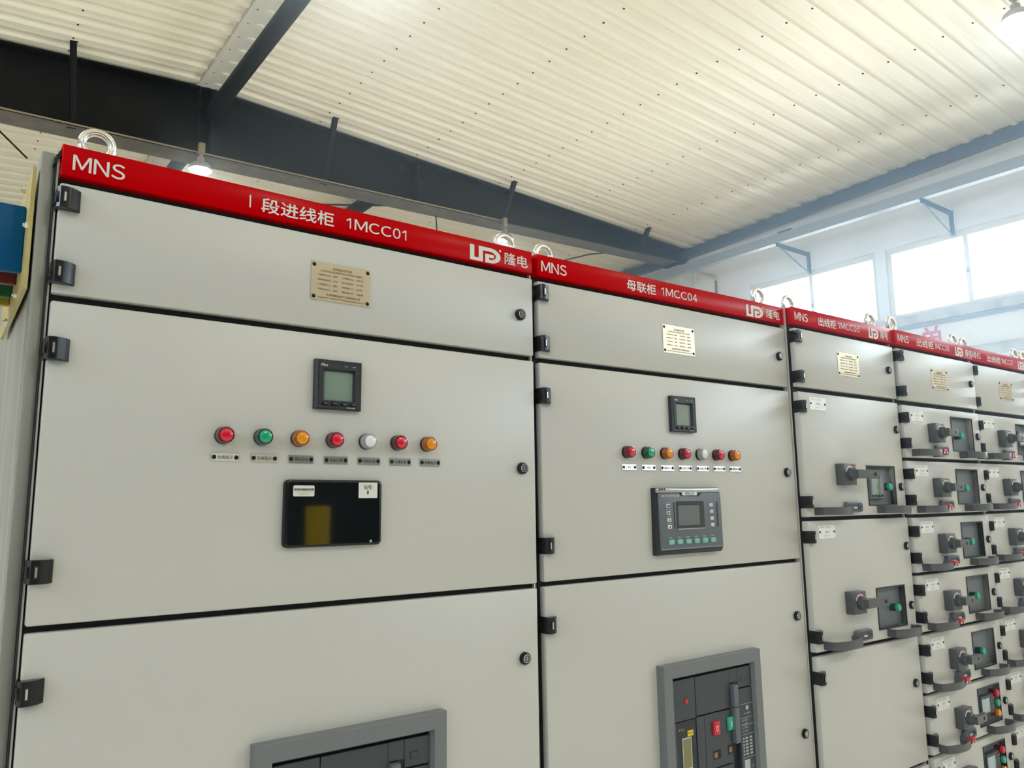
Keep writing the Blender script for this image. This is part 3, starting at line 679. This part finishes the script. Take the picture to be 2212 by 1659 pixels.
for C, pts in ((C1, ((65, 58), (969, 80))), (C2, ((94, 85), (925, 43))), (C3, ((87, 72), (554, 56))), (C4, ((62, 42), (586, 65))), (C5, ((112, 72), (576, 59))), (C6, ((59, 58), (540, 58)))):
    for (x, y) in pts: place('lifting_eye', cached('eye', eye_mesh), C, (min(x, 585), y, ZD + 62) if C not in (C1, C2) else (x, y, ZD + 62))

STRIP = mat('dull_zinc_strip', (0.27, 0.27, 0.255), 0.42, 0.3)
# left flank of the nearest cabinet: cover strip, galvanised side, board and busbars
M().box(-20, -0.5, 22, 60, 60, ZD + 56, r=2).build('cover_strip', STRIP, C1)
M().box(-19, -2, 60, 600, 60, ZD - 170).build('side_sheet', GALV, C1)
M().box(-19, -2, 60, 420, ZD - 170, ZD + 52).build('side_sheet', GALV, C1)
M().box(1, 4.6, 12, 30, 100, ZD + 58).build('edge_strip', PAINT, C1)
M().prism([(-4, ZD + 30), (2, ZD + 52), (6, ZD + 60), (8, ZD + 58), (6, ZD + 48), (2, ZD + 38)], 'y', 8, 30).box(-0.5, 1.5, 10, 24, 100, ZD + 50).build('seal_strip', RUBBER, C1)
b = M().prism([(30, ZD - 178), (30, ZD + 29), (158, ZD + 18), (420, ZD + 18), (420, ZD - 194), (373, ZD - 194)], 'x', -30, -24).build('busbar_board', EPOXY, C1)
bo = M()
for y, z in ((130, ZD + 21), (133, ZD - 167), (280, ZD - 185), (36, ZD - 72)): bo.cyl((0, y, z), 6, -34.5, -30, 'x', 6).cyl((0, y, z), 3, -37.5, -33, 'x', 10)
bo.build('bolt', ZINC, b)
for (y, mt, za, zb) in ((80, BARB, -25, -140), (157, BARR, -15, -143), (224, BARG, -15, -151), (263, BARY, -20, -158)):
    M().box(-420, -30.5, y, y + 16, ZD + zb, ZD + za, r=3).build('busbar', mt, C1)
# sheet edge standing between the second and third cabinets
M().box(-4.5, -1.2, 22, 60, 100, ZD + 66).build('side_sheet', PAINT, C3)

# ---- withdrawable units
def switch_meshes(long):
    p = M().box(-35, 35, -30, 0, -34, 34, 0, r=2.5)
    n = 14
    ring = [(27 * math.cos(math.radians(a)), 27 * math.sin(math.radians(a))) for a in [20 + 140 * i / n for i in range(n + 1)]] + [(22 * math.cos(math.radians(a)), 22 * math.sin(math.radians(a))) for a in [160 - 140 * i / n for i in range(n + 1)]]
    p.prism(ring, 'y', -30.6, -29.5, 1)
    p.prism([(a, -b) for a, b in ring[::-1]], 'y', -30.6, -29.5, 3)
    p.box(4, 24, -30.8, -29.5, 28, 31, 2)
    h = M().lathe([(20, -28), (20, -44), (17, -47), (.5, -47)], (0, 0, 0), 'y', 28, 0)
    L = 116 if long else 66
    pts = [(-16, -34), (-16, -66), (L * .25, -66), (L, -61), (L, -47), (L * .3, -50), (12, -40), (8, -30)]
    h.prism(pts, 'z', -13.5, 13.5, 0, r=2)
    h.cyl((L - 28, 0, 0), 6, -64.5, -58, 'y', 16, 1)
    return p.mesh('switch_plate', [GRIPM, WHITE, REDCAP, SLATE]), h.mesh('switch_lever', [GRIPM, RUBBER])
GRIPM = mat('smooth_charcoal_plastic', (0.075, 0.08, 0.088), 0.33)
def grip_mesh():
    n = 16; L = 162; out = []; inn = []
    for i in range(n + 1):
        t = i / n; x = t * L
        d = 30 + 22 * math.sin(math.pi * t) ** 0.8
        out.append((x, -d)); inn.append((10 + (L - 20) * t, -(d - 7)))
    P = [(0, 0)] + out + [(L, 0), (L - 12, 0)] + inn[::-1] + [(12, 0)]
    return M().prism(P, 'z', -12, 12, 0, r=1.5, smooth=True).mesh('grab_handle', [GRIPM])
def latch_meshes():
    b = M().prism(rrect(0, 92, -16, 16, 10), 'y', -13, 0, 0, r=2.5).prism(rrect(6, 86, -12, 12, 7), 'y', -13.6, -12, 1)
    b.lathe([(9, -12), (9, -15.5), (6.5, -15.8), (6.3, -13), (.4, -13)], (72, 0, 1), 'y', 20, 0); b.box(36, 56, -14.5, -13, -4, 1, 2)
    return b.mesh('latch', [SLATE, CHAR2, ZINC])
def tab_mesh():
    return M().box(0, 26, -44, -22, -7, 8, 0, r=3).box(-2, 4, -45, -38, -9, -2, 1, r=1).box(20, 26, -45, -40, -10, -3, 1, r=1).box(4, 22, -24, -2, -4, 4, 2).mesh('key_tab', [REDCAP, CHROME, SLATE])
def button_mesh(k):
    c = {'g': GRNCAP, 'r': REDCAP, 'a': L_AMB}[k]; d = {'g': D_GRN, 'r': D_RED, 'a': D_AMB}[k]
    return M().cyl((0, 0, 0), 13, 18, -3, 'y', 24, 1).cyl((0, 0, 0), 12, 4, -13, 'y', 24, 0, ch=2).mesh('pilot_button', [c, d])
def motor_unit_mesh():
    m = M().box(0, 104, -4, 18, -66, 0, 0, r=3).box(6, 66, -5, -3, -58, -10, 1, r=1)
    for i in range(2):
        for j in range(4): m.box(72 + 15 * i, 83 + 15 * i, -6, -3, -20 - 11 * j, -13 - 11 * j, 2, r=1)
    m.box(88, 97, -6.5, -3, -17, -9, 3, r=1); m.text('LCD', 8, 20, -8, -4, -4.4, 4)
    return m.mesh('motor_protection_unit', [CHAR2, LCD4, SLATE, REDCAP, GREYPRINT])

def drawer(C, n, w, top, bot, kind, long=False):
    dz = bot
    win = (359, 527, (bot + 34), (bot + 158))
    hs = (top - 46, top - 136) if (top - bot) < 250 else (top - 47, bot + 45)
    lk = (top - 93,) if (top - bot) < 250 else (top - 95, bot + 92)
    d = door(C, w, top, bot, hs, lk, win, 'drawer', w - 34)
    # recessed panel with thin black rim
    x0, x1, z0, z1 = win
    rim = M()
    for (a, b, c, e) in ((x0 - 4, x0, z0 - 4, z1 + 4), (x1, x1 + 4, z0 - 4, z1 + 4), (x0, x1, z0 - 4, z0), (x0, x1, z1, z1 + 4)): rim.box(a, b, -2.5, 19, ZD + c, ZD + e)
    rim.build('window_rim', CHAR, d)
    M().box(x0 - 2, x1 + 2, 17, 20, ZD + z0 - 2, ZD + z1 + 2).build('instrument_panel', SLATE_P, d)
    p, h = cached('sw%d' % long, lambda: switch_meshes(long))
    zc = bot + 93 if not long else (bot + 132)
    zc = bot + 92 if not long else bot + 131
    if long: zc = (bot + 130)
    place('switch_plate', p, d, (210, 0, ZD + zc)); place('switch_lever', h, d, (210, 0, ZD + zc))
    place('circuit_label', cached('sp%d' % n, lambda: small_plate_mesh(n)), d, (60, 0, ZD + top - 14))
    for x in (46, 403): place('grab_handle', cached('grip', grip_mesh), d, (x, 0, ZD + bot + 17))
    place('latch', cached('latch', latch_meshes), d, (206, 0, ZD + bot + (27 if long else 30)))
    if not long: place('key_tab', cached('tab', tab_mesh), d, (192, 0, ZD + bot + 24))
    bt = lambda k, x, z: place('pilot_button', cached('bt' + k, lambda: button_mesh(k)), d, (x, 0, ZD + z))
    if kind == 'green': bt('g', 418, bot + 90)
    elif kind == 'green2': bt('g', 470, bot + 92)
    elif kind == 'meter': bt('g', 480, bot + 92); meter(d, 372, ZD + bot + 148, 'power_meter', 16, False)
    elif kind == 'motor':
        place('motor_protection_unit', cached('mot', motor_unit_mesh), d, (370, 0, ZD + z1 - 26))
        bt('r', 492, z1 - 28); bt('g', 492, z1 - 62); bt('a', 492, z1 - 97)
    return d
SLATE_P = mat('grey_instrument_panel', (0.13, 0.15, 0.17), 0.4)

carcass(C3, 600); door(C3, 600, 0, -186.4, (-28, -155), (-88,), lockx=549)
place('nameplate', cached('plate', plate_mesh), C3, (235, 0, ZD - 53.5))
drawer(C3, 5, 600, -201, -585, 'meter', True); drawer(C3, 5, 600, -597, -979, 'green2', True)
door(C3, 600, -991, -1386, (-1050, -1330), (-1136,), lockx=549); door(C3, 600, -1398, -2020, (-1460, -1950), (-1600,), lockx=549)
for C, n in ((C4, 6), (C5, 7)):
    carcass(C, 600); door(C, 600, 0, -186.4, (-28, -155), (-88,), lockx=553)
    place('nameplate', cached('plate', plate_mesh), C, (238, 0, ZD - 53.5))
    for i in range(9):
        top = -203 - 196.8 * i; kind = ('green' if i < 5 else 'motor') if C is C4 else ('motor' if i % 2 == 0 else 'green')
        drawer(C, n, 600, top, top - 185.5, kind)
carcass(C6, 600); door(C6, 600, 0, -186.4, (-28, -155), (-88,), lockx=553); door(C6, 600, -203, -2020, (-260, -1950), (-900,), lockx=553)
place('nameplate', cached('plate', plate_mesh), C6, (238, 0, ZD - 53.5))

# bluish scatter volume added to imitate lens glare around the windows
GLARE_HAZE = bpy.data.materials.new('glare_veil'); GLARE_HAZE.use_nodes = True; n = GLARE_HAZE.node_tree; n.nodes.clear()
o = n.nodes.new('ShaderNodeOutputMaterial'); v = n.nodes.new('ShaderNodeVolumeScatter'); v.inputs['Color'].default_value = (0.60, 0.80, 1.0, 1)
v.inputs['Density'].default_value = 0.027; v.inputs['Anisotropy'].default_value = 0.8; n.links.new(v.outputs[0], o.inputs['Volume'])
hz = M().box(1000, XR - 5, -700, YB - 30, 20, 5500).build('glare_haze', GLARE_HAZE); hz['kind'] = 'stuff'
